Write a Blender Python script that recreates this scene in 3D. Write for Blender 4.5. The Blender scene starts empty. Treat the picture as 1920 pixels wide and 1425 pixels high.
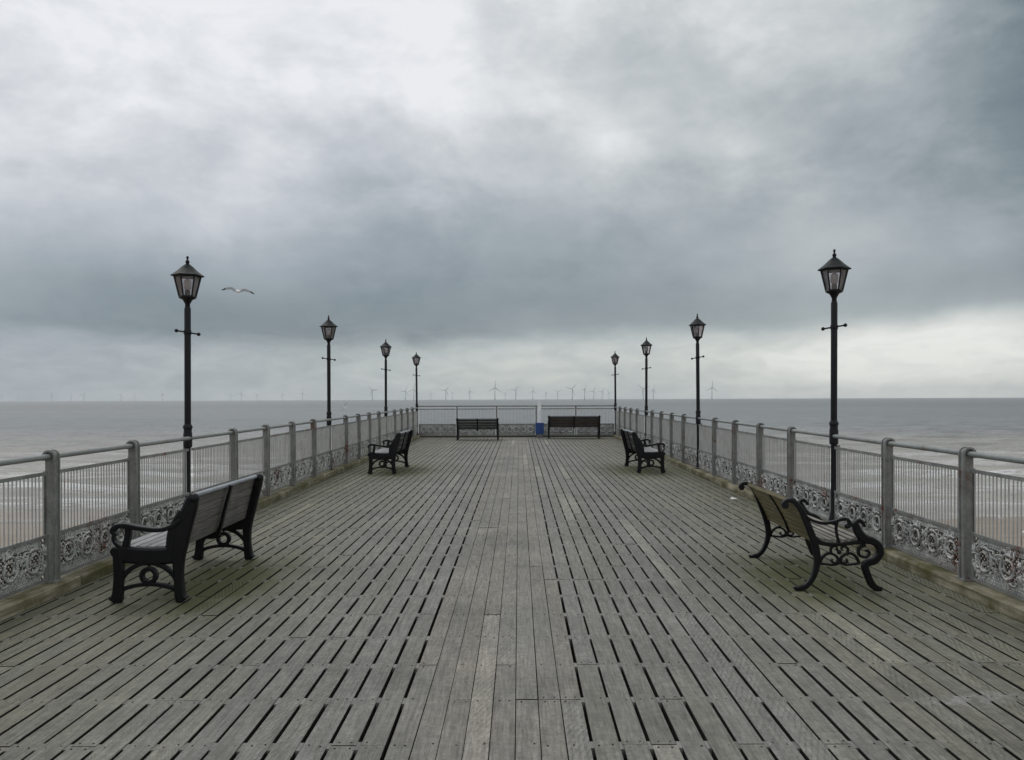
import bpy, math, random
import numpy as np
from mathutils import Matrix, Vector
R = math.radians
random.seed(7)
scene = bpy.context.scene
COL = scene.collection

# ------------------------------------------------------------------ camera
S = 0.0055                     # the deck climbs very gently towards the sea
EYE = 1.75
cam_d = bpy.data.cameras.new('camera')
cam_d.sensor_width = 36.0
cam_d.lens = 36.0 * 1490 / 1920
cam_d.shift_x = -13 / 1920
cam_d.shift_y = 35.5 / 1920
cam_d.clip_start = 0.1
cam_d.clip_end = 40000
cam = bpy.data.objects.new('camera', cam_d)
COL.objects.link(cam)
cam.matrix_world = Matrix.Translation((0, 0, EYE)) @ Matrix.Rotation(R(90), 4, 'X') @ Matrix.Rotation(R(-0.209), 4, 'Z')
scene.camera = cam
scene.view_settings.view_transform = 'Standard'
scene.view_settings.look = 'None'
scene.view_settings.gamma = 1
scene.view_settings.exposure = 0.0
scene.render.engine = 'CYCLES'
scene.cycles.max_bounces = 6
scene.cycles.transparent_max_bounces = 12
scene.cycles.volume_bounces = 1
scene.cycles.use_denoising = True


# ------------------------------------------------------------------ node helper
class NT:
    def __init__(s, tree):
        s.t = tree
        s.n = tree.nodes
        s.l = tree.links
        s.n.clear()

    def put(s, sock, v):
        if v is None:
            return
        if hasattr(v, 'is_output'):
            s.l.new(v, sock)
        elif isinstance(v, (tuple, list)) and sock.type == 'RGBA' and len(v) == 3:
            sock.default_value = (*v, 1)
        else:
            sock.default_value = v

    def node(s, typ, **kw):
        nd = s.n.new(typ)
        for k, v in kw.items():
            setattr(nd, k, v)
        return nd

    def m(s, op, a, b=None, c=None, clamp=False):
        nd = s.node('ShaderNodeMath', operation=op, use_clamp=clamp)
        s.put(nd.inputs[0], a)
        s.put(nd.inputs[1], b)
        s.put(nd.inputs[2], c)
        return nd.outputs[0]

    def vm(s, op, a, b=None):
        nd = s.node('ShaderNodeVectorMath', operation=op)
        s.put(nd.inputs[0], a)
        s.put(nd.inputs[1], b)
        return nd.outputs[0]

    def sep(s, v):
        nd = s.node('ShaderNodeSeparateXYZ')
        s.put(nd.inputs[0], v)
        return nd.outputs

    def comb(s, x, y, z):
        nd = s.node('ShaderNodeCombineXYZ')
        for i, v in enumerate((x, y, z)):
            s.put(nd.inputs[i], v)
        return nd.outputs[0]

    def noise(s, vec, scale, detail=3, rough=0.5, dist=0.0, col=False):
        nd = s.node('ShaderNodeTexNoise')
        s.put(nd.inputs['Vector'], vec)
        nd.inputs['Scale'].default_value = scale
        nd.inputs['Detail'].default_value = detail
        nd.inputs['Roughness'].default_value = rough
        nd.inputs['Distortion'].default_value = dist
        return nd.outputs['Color' if col else 'Fac']

    def mix(s, f, a, b, mode='MIX'):
        nd = s.node('ShaderNodeMix', data_type='RGBA', blend_type=mode)
        s.put(nd.inputs['Factor'], f)
        s.put(nd.inputs['A'], a)
        s.put(nd.inputs['B'], b)
        return nd.outputs['Result']

    def ramp(s, f, stops, interp='LINEAR'):
        nd = s.node('ShaderNodeValToRGB')
        nd.color_ramp.interpolation = interp
        e = nd.color_ramp.elements
        while len(e) < len(stops):
            e.new(0.5)
        for el, (p, c) in zip(e, stops):
            el.position = p
            el.color = (c, c, c, 1) if isinstance(c, (int, float)) else (*c, 1)
        s.put(nd.inputs[0], f)
        return nd.outputs[0]

    def rng(s, v, a, b, c=0.0, d=1.0, smooth=False):
        nd = s.node('ShaderNodeMapRange')
        if smooth:
            nd.interpolation_type = 'SMOOTHSTEP'
        s.put(nd.inputs[0], v)
        for i, q in enumerate((a, b, c, d)):
            nd.inputs[1 + i].default_value = q
        return nd.outputs[0]

    def blob(s, x, y, bx, by, sx, sy, amp):
        a = s.m('MULTIPLY', s.m('SUBTRACT', x, bx), 1 / sx)
        b = s.m('MULTIPLY', s.m('SUBTRACT', y, by), 1 / sy)
        r = s.m('ADD', s.m('MULTIPLY', a, a), s.m('MULTIPLY', b, b))
        return s.m('MULTIPLY', s.m('EXPONENT', s.m('MULTIPLY', r, -0.5)), amp)

    def add(s, lst):
        o = lst[0]
        for q in lst[1:]:
            o = s.m('ADD', o, q)
        return o


def lin(r, g, b):
    return tuple(((c / 255) / 12.92 if c <= 10 else ((c / 255 + 0.055) / 1.055) ** 2.4) for c in (r, g, b))


# ------------------------------------------------------------------ sky
SUN_EL, SUN_AZ = R(52), R(-35)          # azimuth from +Y, to the left
world = bpy.data.worlds.new('World')
scene.world = world
world.use_nodes = True
w = NT(world.node_tree)
d = w.node('ShaderNodeTexCoord').outputs['Generated']
dx, dy, dz = w.sep(d)
warp = w.noise(d, 3.6, 6, 0.5, col=True)
wx, wy, wz = w.sep(warp)
az = w.m('MULTIPLY', w.m('ARCTAN2', dx, dy), 57.2958)
el = w.m('MULTIPLY', w.m('ARCSINE', dz), 57.2958)
lowf = w.rng(el, 2, 13, 0.10, 1.0)
azw = w.m('ADD', az, w.m('MULTIPLY', w.m('SUBTRACT', wx, 0.5), 16.0))
elw = w.m('ADD', el, w.m('MULTIPLY', w.m('MULTIPLY', w.m('SUBTRACT', wy, 0.5), 13.0), lowf))
elb = w.m('SUBTRACT', elw, w.m('MULTIPLY', w.m('MAXIMUM', w.m('SUBTRACT', az, 8.0), 0.0), w.rng(el, 2, 12, 0.085, 0.0)))
base = w.ramp(w.m('MULTIPLY', elb, 1 / 90), [
    (0.0, 0.70), (0.030, 0.70), (0.041, 0.64), (0.053, 0.365), (0.080, 0.345), (0.11, 0.43), (0.14, 0.57),
    (0.19, 0.71), (0.24, 0.80), (0.30, 0.87), (0.50, 0.88), (1.0, 0.90)], 'LINEAR')
blobs = [
    (37, 23, 7.5, 8, -0.76), (-27, 13, 8, 4, 0.15), (29, 16, 8, 3, -0.08), (-16, 24, 11, 5, 0.17), (-4, 19.5, 4, 4, 0.12), (-34, 21, 7, 6, 0.06),
    (7.5, 17.6, 3.0, 1.7, 0.13), (16, 16, 3, 1.4, 0.14), (1, 14.2, 5, 2.4, -0.10), (-19, 6.0, 10, 2.0, -0.12), (14, 22, 7, 5, -0.08),
    (-33, 7, 5, 3, 0.06), (28, 2.6, 9, 1.8, 0.30), (31, 5.0, 5, 1.5, 0.04), (-28, 2, 11, 2, -0.24),
    (26, 9.5, 8, 2.2, 0.23), (-8, 10.0, 9, 1.6, -0.03)]
bl = [w.blob(azw, elw, *q) for q in blobs]
dd = w.comb(dx, dy, w.m('MULTIPLY', dz, 1.7))
n1 = w.noise(dd, 3.3, 7, 0.50, 0.35)
n2 = w.noise(w.vm('ADD', dd, (7.3, 2.1, 0.4)), 8.0, 9, 0.60, 0.3)
n3 = w.noise(w.comb(w.m('MULTIPLY', az, 0.07), w.m('MULTIPLY', el, 0.30), 0.3), 1.0, 6, 0.55, 0.3)
n4 = w.noise(w.comb(w.m('MULTIPLY', az, 0.30), w.m('MULTIPLY', el, 0.85), 1.7), 1.0, 7, 0.6, 0.5)
n4 = w.m('MULTIPLY', w.m('SUBTRACT', n4, 0.5), w.rng(el, 3.5, 6.0, 0.46, 0.05))
n2a = w.m('MULTIPLY', w.m('SUBTRACT', n2, 0.5), w.rng(el, 4, 14, 0.08, 0.38))
n5 = w.noise(w.vm('ADD', dd, (3.1, 9.4, 1.2)), 4.2, 10, 0.60, 0.25)
n5 = w.m('MULTIPLY', w.m('SUBTRACT', w.rng(n5, 0.40, 0.60, 0.0, 1.0, True), 0.42), w.rng(el, 6, 15, 0.02, 0.13))
n6 = w.noise(w.vm('ADD', dd, (1.7, 4.2, 6.0)), 15.0, 8, 0.62, 0.3)
n6 = w.m('MULTIPLY', w.m('SUBTRACT', n6, 0.5), w.rng(el, 6, 15, 0.03, 0.13))
tone = w.add([base] + bl + [n4, n5, n6, n2a, w.m('MULTIPLY', w.m('SUBTRACT', n1, 0.5), w.rng(el, 4, 14, 0.15, 0.33)),
                            w.m('MULTIPLY', w.m('SUBTRACT', n3, 0.5), 0.14)])
cool = w.ramp(tone, [(0.0, lin(92, 106, 121)), (0.25, lin(127, 140, 150)), (0.5, lin(165, 174, 182)),
                     (0.75, lin(201, 206, 212)), (1.0, lin(238, 240, 244))])
warm = w.ramp(tone, [(0.0, lin(98, 108, 112)), (0.25, lin(133, 143, 146)), (0.5, lin(168, 177, 177)),
                     (0.75, lin(204, 209, 204)), (1.0, lin(240, 241, 234))])
cloud = w.mix(w.m('MULTIPLY', w.m('MAXIMUM', w.rng(el, 1, 9, 0.0, 1.0), w.rng(az, -30, -4, 0.9, 0.0)), w.rng(az, -12, 14, 1.0, 0.62)), warm, cool)
nish = w.node('ShaderNodeTexSky', sky_type='NISHITA', sun_disc=False, sun_elevation=SUN_EL, sun_rotation=SUN_AZ)
bg1 = w.node('ShaderNodeBackground')
w.put(bg1.inputs[0], nish.outputs[0])
bg1.inputs[1].default_value = 0.06
bg2 = w.node('ShaderNodeBackground')
w.put(bg2.inputs[0], cloud)
bg2.inputs[1].default_value = 1.0
mx = w.node('ShaderNodeMixShader')
mx.inputs[0].default_value = 0.96           # cloud cover
w.l.new(bg1.outputs[0], mx.inputs[1])
w.l.new(bg2.outputs[0], mx.inputs[2])
w.l.new(mx.outputs[0], w.node('ShaderNodeOutputWorld').inputs[0])

sun_d = bpy.data.lights.new('sun', 'SUN')
sun_d.energy = 0.7
sun_d.angle = R(35)
sun_d.color = (1.0, 0.97, 0.93)
sun = bpy.data.objects.new('sun', sun_d)
COL.objects.link(sun)
sv = Vector((math.sin(SUN_AZ) * math.cos(SUN_EL), math.cos(SUN_AZ) * math.cos(SUN_EL), math.sin(SUN_EL)))
sun.rotation_euler = sv.to_track_quat('Z', 'Y').to_euler()


# ------------------------------------------------------------------ mesh builder
def catmull(pts, n=6, closed=False):
    P = [Vector(p) for p in pts]
    out = []
    cnt = len(P)
    segs = cnt if closed else cnt - 1
    for i in range(segs):
        if closed:
            a, b, c, e = P[(i - 1) % cnt], P[i], P[(i + 1) % cnt], P[(i + 2) % cnt]
        else:
            a, b, c, e = P[max(i - 1, 0)], P[i], P[i + 1], P[min(i + 2, cnt - 1)]
        for j in range(n):
            t = j / n
            out.append(0.5 * ((2 * b) + (c - a) * t + (2 * a - 5 * b + 4 * c - e) * t * t + (3 * b - a - 3 * c + e) * t ** 3))
    if not closed:
        out.append(P[-1])
    return out


class MB:
    def __init__(s):
        s.v = []
        s.f = []

    def addf(s, vs, fs):
        o = len(s.v)
        s.v += [tuple(q) for q in vs]
        s.f += [tuple(i + o for i in f) for f in fs]

    def box(s, x0, x1, y0, y1, z0, z1, M=None):
        vs = [Vector((x, y, z)) for z in (z0, z1) for y in (y0, y1) for x in (x0, x1)]
        if M is not None:
            vs = [M @ q for q in vs]
        s.addf(vs, [(0, 2, 3, 1), (4, 5, 7, 6), (0, 1, 5, 4), (2, 6, 7, 3), (0, 4, 6, 2), (1, 3, 7, 5)])

    def chamfer_box(s, x0, x1, y0, y1, z0, z1, c):
        # a board along y with its two long top edges eased: 20 triangles
        prof = [(x0, z0), (x1, z0), (x1, z1 - c), (x1 - c, z1), (x0 + c, z1), (x0, z1 - c)]
        s.prism([(p[0], p[1]) for p in prof], y0, y1)

    def prism(s, prof, y0, y1):
        # profile in xz, extruded along y
        n = len(prof)
        vs = [(p[0], y0, p[1]) for p in prof] + [(p[0], y1, p[1]) for p in prof]
        fs = [(i, (i + 1) % n, n + (i + 1) % n, n + i) for i in range(n)]
        fs += [tuple(range(n - 1, -1, -1)), tuple(range(n, 2 * n))]
        s.addf(vs, fs)

    def tube(s, pts, rad, seg=8, closed=False, squash=None, cap=True):
        P = [Vector(p) for p in pts]
        n = len(P)
        rs = rad if isinstance(rad, (list, tuple)) else [rad] * n
        o = []
        ref = None
        for i in range(n):
            if closed:
                t = P[(i + 1) % n] - P[(i - 1) % n]
            else:
                t = P[min(i + 1, n - 1)] - P[max(i - 1, 0)]
            t.normalize()
            if ref is None:
                ref = Vector((1, 0, 0)) if abs(t.x) < 0.9 else Vector((0, 0, 1))
            a = (ref - t * ref.dot(t)).normalized()
            b = t.cross(a)
            ref = a
            for j in range(seg):
                q = 2 * math.pi * j / seg
                ca, sb = math.cos(q) * rs[i], math.sin(q) * rs[i]
                if squash:
                    ca *= squash
                o.append(P[i] + a * ca + b * sb)
        fs = []
        m = n if closed else n - 1
        for i in range(m):
            for j in range(seg):
                a0 = i * seg + j
                a1 = i * seg + (j + 1) % seg
                b0 = ((i + 1) % n) * seg + j
                b1 = ((i + 1) % n) * seg + (j + 1) % seg
                fs.append((a0, a1, b1, b0))
        if cap and not closed:
            fs.append(tuple(range(seg - 1, -1, -1)))
            fs.append(tuple(range((n - 1) * seg, n * seg)))
        s.addf(o, fs)

    def lathe(s, prof, seg=16, c=(0, 0, 0), phase=0.0):
        n = len(prof)
        vs = []
        for r, z in prof:
            for j in range(seg):
                a = 2 * math.pi * j / seg + phase
                vs.append((c[0] + r * math.cos(a), c[1] + r * math.sin(a), c[2] + z))
        fs = []
        for i in range(n - 1):
            for j in range(seg):
                fs.append((i * seg + j, i * seg + (j + 1) % seg, (i + 1) * seg + (j + 1) % seg, (i + 1) * seg + j))
        fs.append(tuple(range(seg - 1, -1, -1)))
        fs.append(tuple(range((n - 1) * seg, n * seg)))
        s.addf(vs, fs)

    def ball(s, c, r, seg=8, rings=6):
        prof = [(max(r * math.sin(math.pi * i / rings), 1e-4), -r * math.cos(math.pi * i / rings)) for i in range(rings + 1)]
        s.lathe(prof, seg, c)

    def stroke(s, pts, width, th, y=0.0, n=6, closed=False, smooth=True):
        # flat bar following a path in xz (points are (x, z) or (x, z, width)), thickness th along y, edges eased
        P3 = [(p[0], p[1], p[2] if len(p) > 2 else width) for p in pts]
        P = catmull(P3, n, closed) if smooth else [Vector(p) for p in P3]
        m = len(P)
        vs = []
        for i in range(m):
            if closed:
                t = P[(i + 1) % m] - P[(i - 1) % m]
            else:
                t = P[min(i + 1, m - 1)] - P[max(i - 1, 0)]
            t = Vector((t.x, t.y)).normalized()
            nx, nz = -t.y, t.x
            hw = P[i].z / 2
            e = min(0.3 * hw, 0.3 * th)
            for a, b in ((-hw, -th / 2 + e), (-hw + e, -th / 2), (hw - e, -th / 2), (hw, -th / 2 + e),
                         (hw, th / 2 - e), (hw - e, th / 2), (-hw + e, th / 2), (-hw, th / 2 - e)):
                vs.append((P[i].x + nx * a, y + b, P[i].y + nz * a))
        fs = []
        for i in range(m if closed else m - 1):
            for j in range(8):
                i1 = (i + 1) % m
                fs.append((i * 8 + j, i * 8 + (j + 1) % 8, i1 * 8 + (j + 1) % 8, i1 * 8 + j))
        if not closed:
            fs.append(tuple(range(7, -1, -1)))
            fs.append(tuple(range((m - 1) * 8, m * 8)))
        s.addf(vs, fs)

    def mesh(s, name, mat=None, smooth=True, angle=40):
        me = bpy.data.meshes.new(name)
        me.from_pydata(s.v, [], s.f)
        me.update()
        import bmesh
        bm = bmesh.new()
        bm.from_mesh(me)
        bmesh.ops.recalc_face_normals(bm, faces=bm.faces)
        bm.to_mesh(me)
        bm.free()
        if smooth:
            me.polygons.foreach_set('use_smooth', [True] * len(me.polygons))
            me.set_sharp_from_angle(angle=R(angle))
        if mat:
            me.materials.append(mat)
        return me

    def build(s, name, mat, parent=None, smooth=True, loc=(0, 0, 0), rot=(0, 0, 0)):
        return link(name, s.mesh(name, mat, smooth), parent, loc, rot)


def link(name, data, parent=None, loc=(0, 0, 0), rot=(0, 0, 0)):
    o = bpy.data.objects.new(name, data)
    COL.objects.link(o)
    o.parent = parent
    o.location = loc
    o.rotation_euler = rot
    return o


def empty(name, loc=(0, 0, 0), rot=(0, 0, 0)):
    o = link(name, None, None, loc, rot)
    o.empty_display_size = 0.1
    return o


def tag(o, label=None, cat=None, group=None, kind=None):
    for kk, v in (('label', label), ('category', cat), ('group', group), ('kind', kind)):
        if v:
            o[kk] = v
    return o


def copy_tree(o, parent=None):
    c = o.copy()
    COL.objects.link(c)
    c.parent = parent
    for ch in o.children:
        copy_tree(ch, c)
    return c


def G(y):
    return S * y


# ------------------------------------------------------------------ materials
def material(name):
    m = bpy.data.materials.new(name)
    m.use_nodes = True
    t = NT(m.node_tree)
    p = t.node('ShaderNodeBsdfPrincipled')
    o = t.node('ShaderNodeOutputMaterial')
    t.l.new(p.outputs[0], o.inputs[0])
    return m, t, p


def bump(t, p, h, strength, dist):
    b = t.node('ShaderNodeBump')
    b.inputs['Strength'].default_value = strength
    b.inputs['Distance'].default_value = dist
    t.put(b.inputs['Height'], h)
    t.l.new(b.outputs[0], p.inputs['Normal'])


def hash_rnd(t, seed):
    oi = t.node('ShaderNodeObjectInfo').outputs['Random']
    at = t.node('ShaderNodeAttribute', attribute_name='rnd').outputs['Fac']
    wn = t.node('ShaderNodeTexWhiteNoise', noise_dimensions='1D')
    t.put(wn.inputs['W'], t.m('ADD', t.m('MULTIPLY', t.m('ADD', oi, at), 913.7), seed))
    return wn.outputs['Value']


MOSS_SHADE = [(-2.78, 7.5, 0.40, 0.80, 1.5), (2.70, 7.55, 0.40, 0.68, 1.5), (-2.80, 18.5, 0.55, 1.0, 1.4), (2.75, 18.4, 0.55, 1.0, 1.3),
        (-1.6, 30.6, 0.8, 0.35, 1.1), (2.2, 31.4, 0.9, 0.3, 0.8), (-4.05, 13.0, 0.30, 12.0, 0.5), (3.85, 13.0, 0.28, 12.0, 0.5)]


def deck_material():
    m, t, p = material('weathered_deck_wood')
    pos = t.node('ShaderNodeNewGeometry').outputs['Position']
    r1, r2, r3 = hash_rnd(t, 1.3), hash_rnd(t, 5.1), hash_rnd(t, 9.7)
    x, y, z = t.sep(pos)
    off = t.m('MULTIPLY', r1, 57.0)
    gv = t.comb(t.m('ADD', x, off), t.m('ADD', t.m('MULTIPLY', y, 0.055), off), z)
    gr = t.noise(gv, 70, 5, 0.65, 0.3)
    gb = t.noise(t.comb(t.m('ADD', x, off), t.m('MULTIPLY', y, 0.25), off), 9, 4, 0.6)
    bl_ = t.noise(pos, 0.9, 5, 0.6)
    blx = t.noise(pos, 24, 5, 0.7)
    bl2 = t.noise(pos, 6.0, 5, 0.65)
    fine = t.noise(pos, 120, 3, 0.6)
    c = t.ramp(gr, [(0.25, (0.103, 0.101, 0.089)), (0.5, (0.181, 0.179, 0.161)), (0.75, (0.252, 0.250, 0.228))])
    tone_ = t.m('ADD', t.m('MULTIPLY', t.m('SUBTRACT', r2, 0.5), 0.17), 1.0)
    # a few boards are new and pale, or damp and dark
    tone_ = t.m('ADD', tone_, t.m('MULTIPLY', t.m('GREATER_THAN', r3, 0.965), 0.30))
    tone_ = t.m('MULTIPLY', tone_, t.rng(bl_, 0.3, 0.7, 0.80, 1.17))
    tone_ = t.m('MULTIPLY', tone_, t.rng(bl2, 0.25, 0.75, 0.82, 1.16))
    tone_ = t.m('MULTIPLY', tone_, t.rng(gb, 0.25, 0.75, 0.86, 1.14))
    tone_ = t.m('MULTIPLY', tone_, t.rng(fine, 0.3, 0.7, 0.80, 1.20))
    tone_ = t.m('MULTIPLY', tone_, t.rng(blx, 0.3, 0.7, 0.82, 1.18))
    c = t.mix(1.0, c, t.comb(tone_, tone_, tone_), 'MULTIPLY')
    # hue drift: bluish silver to brown
    c = t.mix(t.rng(r3, 0, 1, 0, 0.55), c, t.mix(1.0, c, (1.05, 1.0, 0.92), 'MULTIPLY'))
    c = t.mix(t.rng(t.noise(pos, 1.7, 3), 0.5, 0.75, 0, 0.5), c, t.mix(1.0, c, (0.97, 0.98, 1.04), 'MULTIPLY'))
    mid_ = t.m('MULTIPLY', t.m('MULTIPLY', t.m('GREATER_THAN', x, -0.665), t.m('LESS_THAN', x, 0.36)), t.rng(bl_, 0.3, 0.7, 0.4, 1.0))
    c = t.mix(mid_, c, t.mix(1.0, c, (1.12, 1.08, 1.06), 'MULTIPLY'))
    # algae where feet never go, deepened under benches to paint in contact shade
    ms = t.add([t.blob(x, y, *q) for q in MOSS_SHADE])
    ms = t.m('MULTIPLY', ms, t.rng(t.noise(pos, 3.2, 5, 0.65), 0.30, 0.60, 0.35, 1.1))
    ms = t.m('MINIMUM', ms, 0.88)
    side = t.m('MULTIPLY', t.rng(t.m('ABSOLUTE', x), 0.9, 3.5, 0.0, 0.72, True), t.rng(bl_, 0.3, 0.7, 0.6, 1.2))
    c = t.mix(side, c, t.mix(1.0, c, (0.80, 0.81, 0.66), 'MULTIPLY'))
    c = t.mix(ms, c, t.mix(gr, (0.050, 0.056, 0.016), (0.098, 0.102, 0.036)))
    # spilt whitish stain and two chalky scuffs
    wx_ = t.m('ADD', x, t.m('MULTIPLY', t.m('SUBTRACT', bl2, 0.5), 0.9))
    wy_ = t.m('ADD', y, t.m('MULTIPLY', t.m('SUBTRACT', t.noise(pos, 9, 4), 0.5), 0.5))
    st = t.add([t.blob(wx_, wy_, 2.52, 4.52, 0.16, 0.025, 0.8), t.blob(wx_, wy_, 2.72, 4.60, 0.13, 0.02, 0.7),
                t.blob(wx_, wy_, 0.02, 5.9, 0.16, 0.5, 0.18)])
    st = t.m('MULTIPLY', st, t.rng(fine, 0.35, 0.65))
    c = t.mix(t.m('MINIMUM', st, 0.7), c, (0.42, 0.42, 0.41))
    t.put(p.inputs['Base Color'], c)
    t.put(p.inputs['Roughness'], t.rng(bl2, 0.2, 0.8, 0.62, 0.85))
    p.inputs['Specular IOR Level'].default_value = 0.35
    # worn anti-slip sawing on some boards
    sgn = t.m('SUBTRACT', t.m('MULTIPLY', t.m('GREATER_THAN', r1, 0.5), 2.0), 1.0)
    ph = t.m('ADD', t.m('MULTIPLY', x, t.m('MULTIPLY', sgn, 190.0)), t.m('MULTIPLY', y, 75.0))
    ph = t.m('ADD', ph, t.m('MULTIPLY', bl2, 9.0))
    rd = t.m('MULTIPLY', t.m('SINE', ph), t.m('MULTIPLY', t.m('GREATER_THAN', r2, 0.70), t.rng(gb, 0.32, 0.55, 0.0, 1.3)))
    h = t.m('ADD', t.m('MULTIPLY', gr, 1.2), t.m('ADD', t.m('MULTIPLY', fine, 0.3), rd))
    bump(t, p, h, 0.75, 0.003)
    return m


def wood_material(name, dark, light, rough=0.7, scale=40, axis='y', moss=0.0):
    m, t, p = material(name)
    co = t.node('ShaderNodeTexCoord').outputs['Object']
    r1 = hash_rnd(t, 2.2)
    x, y, z = t.sep(co)
    if axis == 'y':
        v = t.comb(t.m('ADD', x, t.m('MULTIPLY', r1, 31.0)), t.m('MULTIPLY', y, 0.06), z)
    else:
        v = t.comb(t.m('MULTIPLY', x, 0.06), y, z)
    g = t.noise(v, scale, 5, 0.65, 0.2)
    bl_ = t.noise(co, 3.0, 4, 0.6)
    c = t.mix(t.rng(g, 0.3, 0.7), dark, light)
    tn = t.m('MULTIPLY', t.rng(bl_, 0.25, 0.75, 0.72, 1.22), t.rng(r1, 0, 1, 0.85, 1.15))
    c = t.mix(1.0, c, t.comb(tn, tn, tn), 'MULTIPLY')
    if moss:
        mm = t.m('MULTIPLY', t.rng(t.noise(t.node('ShaderNodeNewGeometry').outputs['Position'], 2.6, 5, 0.65), 0.38, 0.62), moss)
        c = t.mix(mm, c, (0.090, 0.086, 0.032))
    t.put(p.inputs['Base Color'], c)
    p.inputs['Roughness'].default_value = rough
    p.inputs['Specular IOR Level'].default_value = 0.3
    bump(t, p, g, 0.6, 0.003)
    return m


def metal_paint(name, col, rough=0.45, rust=0.0, spec=0.5, vary=0.2, rust_col=(0.16, 0.055, 0.028), bmp=0.15):
    m, t, p = material(name)
    pos = t.node('ShaderNodeNewGeometry').outputs['Position']
    a = t.noise(pos, 5.0, 5, 0.65)
    b = t.noise(pos, 38.0, 4, 0.6)
    tn = t.m('MULTIPLY', t.rng(a, 0.25, 0.75, 1 - vary, 1 + vary), t.rng(b, 0.25, 0.75, 1 - vary * 0.6, 1 + vary * 0.6))
    c = t.mix(1.0, col, t.comb(tn, tn, tn), 'MULTIPLY')
    if rust:
        rm = t.m('MULTIPLY', t.rng(t.noise(pos, 2.3, 5, 0.7), 0.56, 0.66), t.rng(t.noise(pos, 22.0, 4, 0.7), 0.44, 0.56))
        rm = t.m('MULTIPLY', rm, rust, clamp=True)
        c = t.mix(rm, c, rust_col)
        t.put(p.inputs['Roughness'], t.m('ADD', t.m('MULTIPLY', rm, 0.4), rough))
    else:
        t.put(p.inputs['Roughness'], t.rng(b, 0.2, 0.8, rough - 0.08, rough + 0.12))
    t.put(p.inputs['Base Color'], c)
    p.inputs['Specular IOR Level'].default_value = spec
    bump(t, p, t.m('ADD', b, t.noise(pos, 150.0, 2)), bmp, 0.002)
    return m


def plain(name, col, rough=0.5, spec=0.5):
    m, t, p = material(name)
    co = t.node('ShaderNodeTexCoord').outputs['Object']
    n = t.rng(t.noise(co, 7.0, 4, 0.6), 0.25, 0.75, 0.85, 1.15)
    t.put(p.inputs['Base Color'], t.mix(1.0, col, t.comb(n, n, n), 'MULTIPLY'))
    p.inputs['Roughness'].default_value = rough
    p.inputs['Specular IOR Level'].default_value = spec
    return m


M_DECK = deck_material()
M_SPACER = wood_material('dirt_filled_spacer', (0.10, 0.096, 0.084), (0.25, 0.245, 0.23), 0.9, 60)
M_JOIST = wood_material('tarred_joist', (0.015, 0.013, 0.011), (0.04, 0.036, 0.03), 0.9, 30, 'x')
M_SLOT_SHADE = wood_material('slot_shade_edge', (0.006, 0.006, 0.004), (0.022, 0.021, 0.016), 0.7, 30)  # near-black tone puts the shade of the slots into the colour
M_NAIL = plain('rusty_nail', (0.035, 0.026, 0.020), 0.8, 0.2)
M_KERB = wood_material('mossy_kerb_timber', (0.095, 0.084, 0.055), (0.43, 0.39, 0.29), 0.9, 22, 'y', 0.95)
M_KERBEND = wood_material('dark_kerb_timber', (0.035, 0.034, 0.028), (0.085, 0.08, 0.065), 0.9, 28, 'y', 0.4)
M_POST = metal_paint('grey_post_paint', (0.215, 0.218, 0.208), 0.5, 1.1, 0.4, 0.34)
M_RAIL = metal_paint('grey_handrail_paint', (0.235, 0.25, 0.24), 0.42, 0.5, 0.5)
M_BAR = metal_paint('grey_bar_paint', (0.42, 0.42, 0.41), 0.5, 0.5, 0.4)
M_CAST = metal_paint('silver_cast_iron', (0.42, 0.42, 0.405), 0.45, 1.1, 0.5, 0.55, (0.16, 0.065, 0.04), 0.5)
M_LATT = metal_paint('hole_shade_paint', (0.10, 0.098, 0.092), 0.6, 0.9, 0.3)
M_BLACK = metal_paint('black_iron_paint', (0.0058, 0.0056, 0.0072), 0.42, 0.5, 0.28, 0.4, (0.030, 0.019, 0.013), 0.4)
M_LAMP = metal_paint('lamp_black_paint', (0.007, 0.0065, 0.009), 0.4, 0.0, 0.28, 0.3)
M_ROOF = metal_paint('lamp_roof_paint', (0.009, 0.012, 0.013), 0.55, 0.0, 0.22, 0.3)
M_SEAT = wood_material('pale_seat_slat', (0.17, 0.17, 0.168), (0.37, 0.37, 0.37), 0.55, 50)
M_SEAT2 = wood_material('grey_brown_seat_slat', (0.14, 0.13, 0.11), (0.32, 0.305, 0.275), 0.6, 50)
M_BACK = wood_material('grey_brown_back_slat', (0.085, 0.078, 0.070), (0.21, 0.195, 0.178), 0.65, 45)
M_OLIVE = wood_material('olive_brown_slat', (0.085, 0.070, 0.030), (0.215, 0.180, 0.092), 0.6, 45)
M_DARKSLAT = wood_material('dark_painted_slat', (0.016, 0.015, 0.017), (0.045, 0.042, 0.042), 0.5, 45)
M_BROWN = wood_material('dark_brown_slat', (0.030, 0.024, 0.022), (0.072, 0.060, 0.056), 0.6, 45)
M_GREENSLAT = wood_material('dark_green_grey_slat', (0.028, 0.030, 0.026), (0.085, 0.090, 0.080), 0.6, 45)
M_BULB = plain('frosted_bulb', (0.55, 0.53, 0.52), 0.3)
M_WHITE = plain('white_paint', (0.88, 0.88, 0.87), 0.4)
M_BLUE = plain('blue_paint', (0.022, 0.065, 0.24), 0.45)
M_PAPER = plain('paper_white', (0.75, 0.75, 0.74), 0.8)
M_TURB = plain('turbine_grey', (0.17, 0.185, 0.20), 0.5)


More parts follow.
